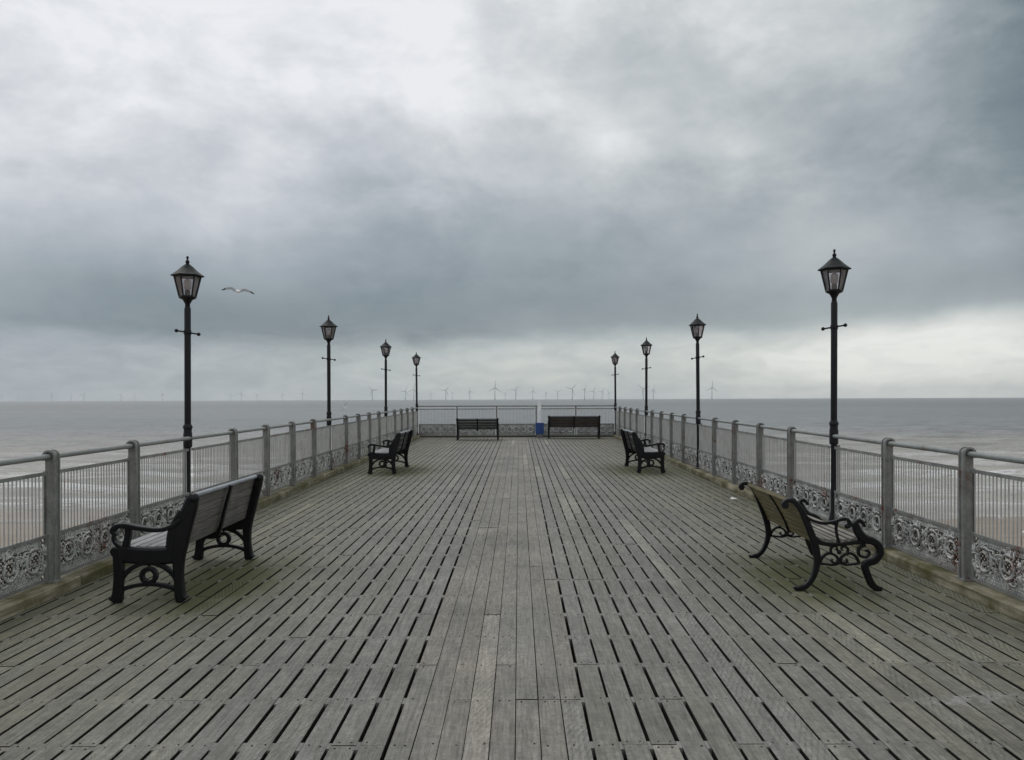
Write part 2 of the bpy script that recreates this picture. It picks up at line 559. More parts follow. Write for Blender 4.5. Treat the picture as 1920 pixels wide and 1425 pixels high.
def glass_material():
    m = bpy.data.materials.new('lantern_glass')
    m.use_nodes = True
    t = NT(m.node_tree)
    tr = t.node('ShaderNodeBsdfTransparent')
    tr.inputs[0].default_value = (0.985, 0.965, 0.975, 1)
    gl = t.node('ShaderNodeBsdfGlossy')
    gl.inputs['Roughness'].default_value = 0.12
    df = t.node('ShaderNodeBsdfDiffuse')
    pos = t.node('ShaderNodeNewGeometry').outputs['Position']
    df.inputs[0].default_value = (0.78, 0.75, 0.76, 1)
    fr = t.node('ShaderNodeFresnel')
    fr.inputs[0].default_value = 1.45
    m1 = t.node('ShaderNodeMixShader')
    t.put(m1.inputs[0], fr.outputs[0])
    t.l.new(tr.outputs[0], m1.inputs[1])
    t.l.new(gl.outputs[0], m1.inputs[2])
    m2 = t.node('ShaderNodeMixShader')
    t.put(m2.inputs[0], t.rng(t.noise(pos, 9.0, 4, 0.6), 0.3, 0.7, 0.06, 0.16))
    t.l.new(m1.outputs[0], m2.inputs[1])
    t.l.new(df.outputs[0], m2.inputs[2])
    t.l.new(m2.outputs[0], t.node('ShaderNodeOutputMaterial').inputs[0])
    return m


M_GLASS = glass_material()

# ------------------------------------------------------------------ sand and sea
SEA = -6.0
SHORE = 56.0


def vnoise(x, y, seed=0):
    xi, yi = np.floor(x).astype(np.int64), np.floor(y).astype(np.int64)
    fx, fy = x - xi, y - yi
    fx, fy = fx * fx * (3 - 2 * fx), fy * fy * (3 - 2 * fy)

    def h(a, b):
        q = (a * 374761393 + b * 668265263 + seed * 974634777) & 0x7fffffff
        q = ((q ^ (q >> 13)) * 1274126177) & 0x7fffffff
        return ((q ^ (q >> 16)) & 0xffff) / 65535.0
    return (h(xi, yi) * (1 - fx) + h(xi + 1, yi) * fx) * (1 - fy) + (h(xi, yi + 1) * (1 - fx) + h(xi + 1, yi + 1) * fx) * fy


def grid_mesh(name, X, Y, Z, mat):
    nr, nc = X.shape
    me = bpy.data.meshes.new(name)
    co = np.stack([X, Y, Z], -1).reshape(-1).astype(np.float32)
    i = np.arange((nr - 1) * (nc - 1))
    r, c = i // (nc - 1), i % (nc - 1)
    a = r * nc + c
    q = np.stack([a, a + 1, a + nc + 1, a + nc], -1).reshape(-1).astype(np.int32)
    me.vertices.add(nr * nc)
    me.vertices.foreach_set('co', co)
    me.loops.add(len(q))
    me.loops.foreach_set('vertex_index', q)
    me.polygons.add(len(i))
    me.polygons.foreach_set('loop_start', np.arange(len(i), dtype=np.int32) * 4)
    me.polygons.foreach_set('use_smooth', np.ones(len(i), dtype=bool))
    me.materials.append(mat)
    me.update(calc_edges=True)
    me.validate()
    return me


def sand_material():
    m, t, p = material('wet_sand')
    pos = t.node('ShaderNodeNewGeometry').outputs['Position']
    x, y, z = t.sep(pos)
    a = t.noise(pos, 0.12, 5, 0.6)
    b = t.noise(t.comb(t.m('MULTIPLY', x, 0.25), y, z), 1.6, 5, 0.6)
    c = t.mix(t.rng(b, 0.3, 0.7), (0.23, 0.190, 0.145), (0.34, 0.285, 0.225))
    wet = t.m('MULTIPLY', t.rng(y, 38, 54), t.rng(a, 0.25, 0.6, 0.6, 1.0), clamp=True)
    c = t.mix(wet, c, t.mix(1.0, c, (0.80, 0.79, 0.78), 'MULTIPLY'))
    t.put(p.inputs['Base Color'], c)
    t.put(p.inputs['Roughness'], t.rng(wet, 0, 1, 0.9, 0.38))
    bump(t, p, t.noise(t.comb(t.m('MULTIPLY', x, 0.3), y, z), 5, 4), 0.4, 0.05)
    return m


xs = np.concatenate([np.linspace(-900, -120, 14), np.linspace(-110, 110, 90), np.linspace(120, 900, 14)])
ys = np.concatenate([np.linspace(-400, 5, 16), np.linspace(10, 100, 70)])
X, Y = np.meshgrid(xs, ys)
Z = SEA + (SHORE - Y) * 0.013 + (vnoise(X / 14, Y / 9, 3) - 0.5) * 0.16 + (vnoise(X / 45, Y / 40, 4) - 0.5) * 0.14
tag(link('sand_beach', grid_mesh('sand_beach', X, Y, Z, sand_material())), kind='structure')


def sea_material():
    m, t, p = material('grey_sea_water')
    pos = t.node('ShaderNodeNewGeometry').outputs['Position']
    x, y, z = t.sep(pos)
    foam = t.node('ShaderNodeAttribute', attribute_name='foam').outputs['Fac']
    n_big = t.noise(t.comb(t.m('MULTIPLY', x, 0.30), y, 0.0), 0.010, 4, 0.55)
    n_mid = t.noise(t.comb(t.m('MULTIPLY', x, 0.70), y, 0.0), 0.16, 6, 0.65)
    n_fine = t.noise(t.comb(t.m('MULTIPLY', x, 0.75), y, 0.0), 0.75, 6, 0.7)
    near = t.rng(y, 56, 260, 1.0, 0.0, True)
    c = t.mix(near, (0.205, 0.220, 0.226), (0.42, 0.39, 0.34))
    tn = t.m('MULTIPLY', t.rng(n_mid, 0.3, 0.7, 0.80, 1.20), t.rng(n_big, 0.3, 0.7, 0.90, 1.10))
    c = t.mix(1.0, c, t.comb(tn, tn, tn), 'MULTIPLY')
    fm = t.m('MULTIPLY', foam, t.rng(n_fine, 0.34, 0.56), clamp=True)
    lace = t.m('MULTIPLY', t.rng(y, 58, 140, 0.55, 0.0), t.rng(t.noise(t.comb(t.m('MULTIPLY', x, 0.35), y, 2.0), 0.45, 6, 0.7), 0.55, 0.66), clamp=True)
    fm = t.m('MAXIMUM', fm, lace)
    # a few whitecaps further out
    wc = t.m('MULTIPLY', t.rng(y, 110, 220, 0.0, 0.55), t.rng(t.noise(t.comb(t.m('MULTIPLY', x, 0.5), y, 8.0), 0.20, 5, 0.75), 0.68, 0.74), clamp=True)
    fm = t.m('MAXIMUM', fm, wc)
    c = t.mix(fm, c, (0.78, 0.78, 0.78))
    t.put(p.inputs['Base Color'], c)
    p.inputs['IOR'].default_value = 1.33
    t.put(p.inputs['Roughness'], t.m('MAXIMUM', t.rng(y, 60, 900, 0.24, 0.45), t.m('MULTIPLY', fm, 0.9)))
    h = t.m('ADD', t.m('MULTIPLY', n_mid, 2.2), t.m('MULTIPLY', n_fine, 0.55))
    h = t.m('ADD', h, t.m('MULTIPLY', t.noise(t.comb(t.m('MULTIPLY', x, 0.7), y, 5.0), 3.0, 4, 0.6), 0.10))
    bump(t, p, h, 1.0, 1.2)
    return m


yr = [50.0]
st = 0.42
while yr[-1] < 12500:
    yr.append(yr[-1] + st)
    st *= 1.021 if yr[-1] > 130 else 1.006
yr = np.array(yr)
tt = np.concatenate([np.linspace(-1.9, -0.95, 40, endpoint=False), np.linspace(-0.95, 0.95, 430), np.linspace(0.95, 1.9, 41)[1:]])
T, Y = np.meshgrid(tt, yr)
X = T * (Y + 45)
ph = Y + (vnoise(X / 38, Y / 60, 11) - 0.5) * 15 + (vnoise(X / 9, Y / 14, 12) - 0.5) * 2.6
fade = np.clip((700 - Y) / 600, 0, 1)
amp = 0.28 * fade * (0.35 + vnoise(X / 30, Y / 22, 13)) * np.clip((Y - 50) / 25, 0.25, 1)
wl = 11.5
sw = np.sin(ph * 2 * np.pi / wl)
crest = np.clip(sw, -0.6, 1) ** 3
chop = (vnoise(X / 5.0 + Y / 21, Y / 3.4, 14) - 0.5) * 0.34 + (vnoise(X / 2.4 - Y / 15, Y / 1.7, 18) - 0.5) * 0.16
chop = chop + (vnoise(X / 14.0, Y / 8.0, 19) - 0.5) * 0.40 * np.clip((Y - 80) / 120, 0, 1)
Z = SEA + amp * crest + chop * fade * np.clip((Y - 52) / 18, 0.15, 1)
zone = np.clip((Y - 55) / 6, 0, 1) * np.clip((128 - Y) / 45, 0, 1)
foam = np.clip((sw - 0.15) / 0.5, 0, 1) * zone * np.clip((vnoise(X / 24, Y / 10, 15) - 0.28) * 5, 0, 1)
tail = np.clip((np.sin((ph + 2.2) * 2 * np.pi / wl) - 0.0) / 0.9, 0, 1) * zone * np.clip((vnoise(X / 11, Y / 5, 16) - 0.42) * 3, 0, 0.7)
swash = np.clip(1 - np.abs(Y - (SHORE + 1.5 + (vnoise(X / 14, Y * 0, 17) - 0.5) * 5)) / 1.1, 0, 1) * 0.8
foam = np.clip(np.maximum(np.maximum(foam, tail), swash), 0, 1)
sme = grid_mesh('sea', X, Y, Z, sea_material())
at = sme.attributes.new('foam', 'FLOAT', 'POINT')
at.data.foreach_set('value', foam.reshape(-1).astype(np.float32))
tag(link('sea', sme), kind='structure')

# ------------------------------------------------------------------ pier deck
J0, DJ = 3.97, 0.59
K0, K1 = -9, 48                         # joists
END_Y = 32.5
XL, XR = -4.16, 3.95                    # railing lines
mb = MB()
for k_ in range(K0, K1 + 1):
    y = J0 + DJ * k_
    mb.box(-4.45, 4.25, y - 0.06, y + 0.06, G(y) - 0.26, G(y) - 0.052)
for x in (-3.6, -1.3, 1.1, 3.4):
    mb.box(x - 0.13, x + 0.13, -1.6, 32.6, -0.72, -0.30)
for y in (0.6, 8.4, 16.2, 24.0, 31.6):
    mb.box(-4.3, 4.1, y - 0.18, y + 0.18, -1.10, -0.72)
    for x in (-3.6, 1.1 - 1.2, 3.4):
        mb.lathe([(0.19, -8.2), (0.19, -1.1)], 12, (x, y, 0))
deck = tag(mb.build('pier_deck', M_JOIST, smooth=False), kind='structure')

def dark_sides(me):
    # the edges down inside the slots are coloured near black to paint in shade
    me.materials.append(M_SLOT_SHADE)
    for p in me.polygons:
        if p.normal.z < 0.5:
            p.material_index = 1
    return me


cols = []                               # (x0, x1, slotted on its right side)
P1 = 0.1447
x = -0.665
left = []
while x > -4.35:
    left.append((x - P1, x))
    x -= P1
cols += [(a, b, True) for a, b in reversed(left)]
PC = 1.025 / 8
for i in range(8):
    cols.append((-0.665 + i * PC, -0.665 + (i + 1) * PC, i == 7))
x = 0.36
while x < 4.1:
    cols.append((x, x + P1, True))
    x += P1
SLOT = 0.0195
planks = []
for ci, (a, b, _) in enumerate(cols):
    centre = -0.67 < a and b < 0.37
    g = 0.0045 if centre else SLOT
    gl_ = SLOT / 2 if (ci > 0 and cols[ci - 1][2]) else 0.0022
    gr_ = SLOT / 2 if cols[ci][2] else 0.0022
    kk = K0 - random.randint(0, 4)
    while kk < K1:
        n = random.choice((4, 5, 5, 6, 6, 7))
        s0, s1 = max(kk, K0), min(kk + n, K1)
        kk += n
        if s1 <= s0:
            continue
        planks.append((a + gl_ + (random.choice((-.0018, 0, .0016)) if not centre else 0), b - gr_ + (random.choice((-.0018, 0, .0016)) if not centre else 0), J0 + DJ * s0 + 0.003, J0 + DJ * s1 - 0.003))
vis = []
for q in planks:
    ya, yb = max(q[2], 3.75), q[3]
    xm = abs((q[0] + q[1]) / 2)
    if yb <= ya:
        vis.append(0)
        continue
    ya = max(ya, xm * 1490 / 975)       # where the frame's edge starts to show it
    vis.append(0 if yb <= ya else (q[1] - q[0]) * (1 / ya ** 2 - 1 / yb ** 2))
order = sorted(range(len(planks)), key=lambda i: -vis[i])
single = set(order[:300])
pcache = {}
far = MB()
far_r = []
for i, (x0, x1, y0, y1) in enumerate(planks):
    xm, ym, hw, hl = (x0 + x1) / 2, (y0 + y1) / 2, (x1 - x0) / 2, (y1 - y0) / 2
    dz_ = random.uniform(-0.0022, 0.0022)
    if i in single:
        key = (round(hw, 4), round(hl, 3))
        if key not in pcache:
            b_ = MB()
            b_.chamfer_box(-hw, hw, -hl, hl, -0.05, 0, 0.002)
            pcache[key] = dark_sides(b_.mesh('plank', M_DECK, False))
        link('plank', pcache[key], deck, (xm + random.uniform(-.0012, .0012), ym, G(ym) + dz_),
             (S, random.uniform(-.008, .008), random.uniform(-.0006, .0006)))
    else:
        n0 = len(far.v)
        far.chamfer_box(x0, x1, y0, y1, -0.05 + dz_, dz_, 0.002)
        far.v[n0:] = [(a, b, c + G(b)) for a, b, c in far.v[n0:]]
        far_r += [random.random()] * (len(far.v) - n0)
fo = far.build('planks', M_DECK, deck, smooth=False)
dark_sides(fo.data)
at = fo.data.attributes.new('rnd', 'FLOAT', 'POINT')
at.data.foreach_set('value', np.array(far_r, np.float32))
tag(fo, kind='stuff')
mb = MB()
for ci, (a, b, slot) in enumerate(cols[:-1]):
    if not slot:
        continue
    for k_ in range(K0, K1 + 1):
        if random.random() < 0.06:
            continue
        y = J0 + DJ * k_ + random.uniform(-.006, .006)
        l = random.uniform(0.030, 0.050)
        mb.box(b - SLOT / 2 - 0.001, b + SLOT / 2 + 0.001, y - l, y + l, G(y) - 0.05, G(y) - random.uniform(0.0015, 0.005))
nl = MB()
for (x0, x1, y0, y1) in planks:
    k_ = math.ceil((y0 - J0) / DJ - 0.02)
    while J0 + DJ * k_ <= y1 + 0.02:
        y = J0 + DJ * k_
        k_ += 1
        if 3.0 < y < 11.0:
            for fx in (0.25, 0.75):
                if random.random() < 0.35:
                    continue
                yy = min(max(y + random.uniform(-.02, .02), y0 + 0.03), y1 - 0.03)
                nl.lathe([(0.005, G(yy) - 0.004), (0.005, G(yy) + 0.0022)], 6, (x0 + (x1 - x0) * fx + random.uniform(-.008, .008), yy, 0))
tag(nl.build('nail_heads', M_NAIL, deck, smooth=False), kind='stuff')
tag(mb.build('spacer_blocks', M_SPACER, deck, smooth=False), kind='stuff')

# kerb timbers under the railings
KH = 0.105


def kerb(name, x0, x1, label=None):
    root = None
    y = -1.3
    i = 0
    me = []
    for L in (1.5, 2.99, 2.6):
        b_ = MB()
        pr = []
        c = 0.018
        b_.prism([(x0, 0.001), (x1, 0.001), (x1, KH - c), (x1 - c, KH), (x0 + c, KH), (x0, KH - c)], -L / 2, L / 2)
        me.append((L, b_.mesh('kerb_timber', M_KERB, False)))
    b_ = MB()
    b_.box(x0 + 0.03, x1 - 0.03, -1.2, END_Y - 0.2, -0.001, 0.02)
    b_.v = [(a, b, c + G(b)) for a, b, c in b_.v]
    root = tag(b_.build(name, M_JOIST, smooth=False), kind='structure')
    while y < END_Y - 0.3:
        L, mesh_ = me[random.choice((0, 1, 1, 2, 2))]
        if y + L > END_Y + 0.25:
            L, mesh_ = me[0]
        ym = y + L / 2
        link('kerb_timber', mesh_, root, (random.uniform(-.006, .006), ym, G(ym) + random.uniform(-.004, .006)), (S, 0, random.uniform(-.0018, .0018)))
        y += L + 0.014
    return root


kerb('kerb_left', XL - 0.16, XL + 0.125)
kerb('kerb_right', XR - 0.125, XR + 0.16)
b_ = MB()
b_.prism([(END_Y - 0.07, G(END_Y)), (END_Y + 0.22, G(END_Y)), (END_Y + 0.22, G(END_Y) + 0.075), (END_Y - 0.055, G(END_Y) + 0.075), (END_Y - 0.07, G(END_Y) + 0.06)], XL + 0.127, XR - 0.127)
b_.v = [(b, a, c) for a, b, c in b_.v]
ke = tag(b_.build('kerb_end', M_KERBEND, smooth=False), kind='structure')

# ------------------------------------------------------------------ railings
NB = 25                                  # bars in a bay
Z_RAIL, Z_TOP, Z_MID, Z_BOT = 1.11, 0.965, 0.415, 0.03
BAY = 1.5


def bay_meshes(L, side=1, rings=False):
    # side: +1 when the deck lies towards +x of the panel
    rr = random.Random(21 if rings else 5)
    h0, h1 = 0.075, L - 0.075            # clear opening between the posts
    fr = MB()
    fr.box(-0.006, 0.006, h0 - 0.03, h1 + 0.03, Z_TOP - 0.016, Z_TOP + 0.016)
    fr.box(-0.010, 0.010, h0 - 0.03, h1 + 0.03, Z_MID - 0.014, Z_MID + 0.014)
    fr.box(-0.010, 0.010, h0 - 0.03, h1 + 0.03, Z_BOT - 0.012, Z_BOT + 0.012)
    for yy in (h0, h1):
        fr.box(-0.008, 0.008, yy - 0.022, yy + 0.022, Z_BOT + 0.0121, Z_MID - 0.0141)
    bar = MB()
    bar.lathe([(0.0066, Z_MID + 0.0141), (0.0066, Z_TOP - 0.0161)], 6)
    bar_y = [h0 + 0.012 + (h1 - h0 - 0.024) * (i + 0.5) / NB for i in range(NB)]
    # cast scrollwork: rosettes with volutes, leaves between, pierced borders above and below
    sc = MB()
    n_ros = 5 if rings else 4
    p_ = (h1 - h0 - 0.05) / n_ros
    zc = (Z_BOT + Z_MID) / 2 + 0.003

    def curl(y0_, z0_, ang, ln, bend, r0, r1, x0_=0.0, n=7):
        pts = []
        a = ang
        yq, zq = y0_, z0_
        for q in range(n):
            zq_ = min(max(zq, Z_BOT + 0.02), Z_MID - 0.02)
            yq_ = min(max(yq, h0 + 0.01), h1 - 0.01)
            pts.append((x0_ + 0.006 * math.sin(q * 1.3), yq_, zq_))
            yq += math.cos(a) * ln / (n - 1)
            zq += math.sin(a) * ln / (n - 1)
            a += bend / (n - 1)
        sc.tube(pts, [r0 + (r1 - r0) * q / (n - 1) for q in range(n)], 5)
    for i in range(n_ros):
        cy = h0 + 0.025 + p_ * (i + 0.5)
        sg = 1 if i % 2 else -1
        R0 = 0.105 if rings else 0.112
        rt = 0.024 if rings else 0.0145
        if rings:
            sc.tube([(0, cy + R0 * math.cos(a), zc + R0 * math.sin(a)) for a in np.linspace(0, 2 * math.pi, 18, endpoint=False)], rt, 5, closed=True)
        else:
            # open C-scroll that winds into a smaller one
            pts_ = []
            rd = []
            for q in np.linspace(0, 1, 30):
                a = q * 3.3 * math.pi + 1.1
                r = R0 - 0.078 * q ** 1.25
                pts_.append((0.010 * math.sin(q * 3), cy + sg * r * math.cos(a), zc + r * math.sin(a)))
                rd.append(rt - 0.008 * q + 0.004 * math.sin(q * 40))
            sc.tube(pts_, rd, 5)
            sc.ball(pts_[-1], 0.019, 6, 4)
            # leaflets breaking out of the scroll
            for q in range(15):
                a = q * 2 * math.pi / 15 + rr.uniform(-.25, .25)
                r = R0 + 0.004
                curl(cy + r * math.cos(a), zc + r * math.sin(a), a + sg * rr.uniform(0.3, 0.9), rr.uniform(0.06, 0.10), sg * rr.uniform(1.2, 2.6), 0.0105, 0.004, rr.uniform(-.004, .008))
            for q in range(9):
                a = q * 2 * math.pi / 9 + rr.uniform(-.3, .3)
                r = R0 * 0.72
                curl(cy + r * math.cos(a), zc + r * math.sin(a), a + 2.4 * sg, rr.uniform(0.035, 0.055), -sg * 1.4, 0.008, 0.004, 0.004, 5)
        # leaf sprays in the spandrels
        for qz in (-1, 1):
            for q in range(4 if rings else 8):
                a = (math.pi / 2) * qz + rr.uniform(-1.2, 1.2)
                curl(cy + p_ / 2 + rr.uniform(-.03, .03), zc + qz * rr.uniform(0.02, 0.06), a, rr.uniform(0.06, 0.11), rr.choice((-1, 1)) * rr.uniform(1.0, 2.6), 0.011, 0.004, rr.uniform(-.004, .006), 6)
    pitch = 0.036
    nn = int((h1 - h0 - 0.06) / pitch)
    for row, (z_, off) in enumerate(((Z_BOT + 0.028, 0), (Z_BOT + 0.056, 0.5), (Z_BOT + 0.084, 0), (Z_MID - 0.032, 0), (Z_MID - 0.060, 0.5))):
        for j in range(nn):
            yy = h0 + 0.035 + (j + off) * pitch
            sc.tube([(-0.006, yy + 0.0135 * math.cos(a), z_ + 0.0135 * math.sin(a)) for a in np.linspace(0, 2 * math.pi, 6, endpoint=False)], 0.0062, 4, closed=True)
    bk_ = MB()  # dark lattice added behind the scrolls to stand for shade in the holes
    zz0, zz1 = Z_BOT + 0.013, Z_MID - 0.015
    hh = zz1 - zz0
    y_ = h0 + 0.03 - hh
    lo, hi = h0 + 0.02, h1 - 0.02
    while y_ < h1 - 0.03:
        for sg in (1, -1):
            ya, yb = (y_, y_ + hh) if sg > 0 else (y_ + hh, y_)
            cl = [min(max(ya, lo), hi), min(max(yb, lo), hi)]
            if abs(cl[0] - cl[1]) > 0.03:
                zz = [zz0 + hh * (q - ya) / (yb - ya) for q in cl]
                bk_.tube([(-0.020 - 0.003 * sg, cl[0], zz[0]), (-0.020 - 0.003 * sg, cl[1], zz[1])], 0.0085, 4)
        y_ += 0.046
    if side < 0:
        for q in (sc, bk_):
            q.v = [(-a, b, c) for a, b, c in q.v]
    return fr, bar, bar_y, sc, bk_


def post_mesh(sea, plain_top=False):
    # sea = -1 / +1: the side the sea is on. Flanged cast post, its deck-side flange curling over the handrail
    mb = MB()
    dk = -sea
    hw = 0.05
    top = Z_RAIL
    if plain_top:
        mb.box(-0.022, 0.022, -0.008, 0.008, 0.0, Z_TOP + 0.03)
        mb.box(dk * 0.022 - 0.005, dk * 0.022 + 0.005, -0.03, 0.03, 0.0, Z_TOP + 0.03)
    else:
        arc = [(hw * math.cos(a), top + hw * math.sin(a)) for a in np.linspace(0, math.pi, 11)]
        mb.prism([(-hw + 0.004, 0.0), (hw - 0.004, 0.0)] + [(q[0] * 0.93, top + (q[1] - top) * 0.93) for q in arc], -0.009, 0.009)
        path = [(dk * hw, 0.0), (dk * hw, 0.5)] + [(dk * q[0], q[1]) for q in arc] + [(sea * hw, top - 0.035)]
        inner = [(q[0] * (0.90 if q[1] <= top else 0.93), q[1] if q[1] <= top else top + (q[1] - top) * 0.93) for q in path]
        mb.stroke(inner, 0.008, 0.070, 0.0, smooth=False)
        for yl in (-0.035, 0.035):
            mb.stroke(path, 0.022, 0.015, yl, smooth=False)
        mb.box(sea * hw - 0.005, sea * hw + 0.005, -0.026, 0.026, 0.0, top - 0.13)
    mb.box(-0.075, 0.075, -0.065, 0.065, 0.0, 0.012)
    for bx_ in (-0.055, 0.055):
        mb.lathe([(0.011, 0.012), (0.011, 0.026)], 6, (bx_, -0.045 if not plain_top else 0.045, 0))
    return mb.mesh('post', M_POST)


def far_bars(me_bar, spots):
    b_ = MB()
    for (bx_, by_, bz_) in spots:
        b_.v_off = len(b_.v)
        o = len(b_.v)
        for v in me_bar.v:
            b_.v.append((v[0] + bx_, v[1] + by_, v[2] + bz_))
        b_.f += [tuple(i + o for i in f) for f in me_bar.f]
    return b_


LAMP_IDX = (2, 7, 12, 17)


def railing(name, X_, sea, label, y0, dyy):
    root = empty(name, (X_, y0 - 2 * dyy, G(y0) + KH))
    root.location.z = 0
    tag(root, label, 'railing')
    ox, oy = X_, y0 - 2 * dyy
    fr, bar, bar_y, sc, bk_ = bay_meshes(dyy, -sea)
    mfr, mbar, msc = fr.mesh('panel', M_POST, False), bar.mesh('bar', M_BAR), sc.mesh('scrollwork', M_CAST); mbk_ = bk_.mesh('shade_lattice', M_LATT)
    pm, pp = post_mesh(sea), post_mesh(sea, True)
    spots = []
    for i in range(-2, 18):
        y = y0 + i * dyy
        if i < 17:
            link('post', pp if i in LAMP_IDX else pm, root, (sea * 0.065 if i in LAMP_IDX else 0, y - oy, G(y) + KH), (0, 0, random.uniform(-.02, .02)))
            p = link('panel', mfr, root, (random.uniform(-.004, .004), y - oy, G(y) + KH), (S, 0, 0))
            link('scrollwork', msc, p)
            link('shade_lattice', mbk_, p)
            for by_ in bar_y:
                if i < 10:
                    link('bar', mbar, p, (0, by_, 0), (random.uniform(-.006, .006), 0, 0))
                else:
                    spots.append((0, y - oy + by_, G(y + by_) + KH))
    tag(far_bars(bar, spots).build('bars', M_BAR, root), kind='stuff')
    hr = MB()
    pts = []
    for i in range(-3, 18):
        y = y0 + i * dyy
        pts.append((random.uniform(-.003, .003), y - oy, G(y) + KH + Z_RAIL))
    hr.tube(pts, 0.0255, 10)
    hr.build('handrail', M_RAIL, root)
    return root


DL, DR = 1.497, 1.5
Y0L, Y0R = 7.06, 7.0
railing('pier_railing', XL, -1, 'grey metal railing with scrollwork panels along the left side of the pier', Y0L, DL)
railing('pier_railing', XR, 1, 'grey metal railing with scrollwork panels along the right side of the pier', Y0R, DR)

# the end railing, across the seaward end
er = empty('pier_railing', (XL, END_Y + 0.06, 0))
tag(er, 'grey metal railing across the far end of the pier, behind two benches', 'railing')
LE = (XR - XL) / 5
fr, bar, bar_y, sc, bk_ = bay_meshes(LE, 1, True)
mfr, mbar, msc = fr.mesh('panel', M_POST, False), bar.mesh('bar', M_BAR), sc.mesh('scrollwork', M_CAST); mbk_ = bk_.mesh('shade_lattice', M_LATT)
pb = MB()
pb.box(-0.028, 0.028, -0.02, 0.02, 0.0, 1.20)
pb.box(-0.06, 0.06, -0.05, 0.05, 0.0, 0.012)
pme = pb.mesh('post', M_POST, False)
ZE = G(END_Y) + 0.075
for i in range(5):
    if i:
        link('post', pme, er, (i * LE, 0, ZE))
    p = link('panel', mfr, er, (i * LE, 0, ZE - 0.01), (0, 0, -math.pi / 2))
    p.scale = (1, 1, 1.14)
    link('scrollwork', msc, p)
    link('shade_lattice', mbk_, p)
    for by_ in bar_y:
        link('bar', mbar, p, (0, by_, 0))
hr = MB()
hr.tube([(0, 0, ZE + 1.215), (LE * 5, 0, ZE + 1.205)], 0.03, 8)
hr.build('handrail', M_RAIL, er)


# ------------------------------------------------------------------ lamp posts
def make_lamp():
    root = empty('street_lamp')
    mb = MB()
    mb.lathe([(0.085, 0.0), (0.085, 0.02), (0.062, 0.035), (0.050, 0.10), (0.036, 0.16), (0.035, 1.0), (0.036, 1.05)], 16)
    mb.lathe([(0.0395, 1.20), (0.0395, 2.74), (0.033, 2.76)], 16)
    mb.build('column', M_LAMP, root)
    mb = MB()
    mb.lathe([(0.040, 0.985), (0.054, 1.0), (0.054, 1.16), (0.049, 1.18), (0.049, 1.225), (0.058, 1.235), (0.058, 1.255), (0.041, 1.285)], 16)
    mb.build('collar', M_LAMP, root)
    mb = MB()
    mb.tube([(-0.125, 0, 2.425), (0.125, 0, 2.462)], 0.010, 8)
    mb.ball((-0.130, 0, 2.424), 0.0235, 10, 8)
    mb.ball((0.130, 0, 2.463), 0.0235, 10, 8)
    mb.lathe([(0.043, 2.415), (0.046, 2.425), (0.046, 2.462), (0.043, 2.472)], 14)
    mb.build('ladder_bar', M_LAMP, root)
    SEG = 6
    mb = MB()
    mb.lathe([(0.031, 2.735), (0.030, 2.80), (0.045, 2.83), (0.060, 2.855), (0.098, 2.872), (0.106, 2.885), (0.100, 2.897)], SEG * 3)
    for j in range(SEG):
        a = 2 * math.pi * j / SEG
        mb.tube([(0.096 * math.cos(a), 0.096 * math.sin(a), 2.885), (0.158 * math.cos(a), 0.158 * math.sin(a), 3.150)], 0.0095, 6)
        b2 = 2 * math.pi * (j + 1) / SEG
        for r, z in ((0.156, 3.145), (0.098, 2.895)):
            mb.tube([(r * math.cos(a), r * math.sin(a), z), (r * math.cos(b2), r * math.sin(b2), z)], 0.009, 6)
    fr_ = mb.build('lantern_frame', M_LAMP, root)
    for j in range(SEG):
        a, b2 = 2 * math.pi * j / SEG, 2 * math.pi * (j + 1) / SEG
        vs = []
        for q in (1.0, 0.975):
            vs += [(0.093 * q * math.cos(a), 0.093 * q * math.sin(a), 2.898), (0.093 * q * math.cos(b2), 0.093 * q * math.sin(b2), 2.898),
                   (0.150 * q * math.cos(b2), 0.150 * q * math.sin(b2), 3.143), (0.150 * q * math.cos(a), 0.150 * q * math.sin(a), 3.143)]
        mb = MB()
        mb.addf(vs, [(0, 1, 2, 3), (7, 6, 5, 4), (0, 4, 5, 1), (1, 5, 6, 2), (2, 6, 7, 3), (3, 7, 4, 0)])
        mb.build('pane', M_GLASS, fr_, smooth=False)
    mb = MB()
    mb.lathe([(0.162, 3.146), (0.196, 3.150), (0.200, 3.162), (0.165, 3.185), (0.115, 3.225), (0.070, 3.270), (0.032, 3.302), (0.018, 3.312)], SEG)
    rf = mb.build('roof', M_ROOF, root)
    mb = MB()
    mb.lathe([(0.012, 3.30), (0.024, 3.325), (0.026, 3.34), (0.012, 3.36), (0.010, 3.372), (0.017, 3.385), (0.015, 3.398), (0.004, 3.41)], 12)
    mb.build('finial', M_LAMP, rf)
    mb = MB()
    mb.lathe([(0.030, 2.98), (0.046, 3.0), (0.048, 3.06), (0.044, 3.095), (0.020, 3.112)], 14)
    mb.build('bulb', M_BULB, root)
    mb = MB()
    mb.lathe([(0.034, 2.885), (0.034, 2.96), (0.026, 2.985)], 12)
    mb.build('lamp_holder', M_LAMP, root)
    return root


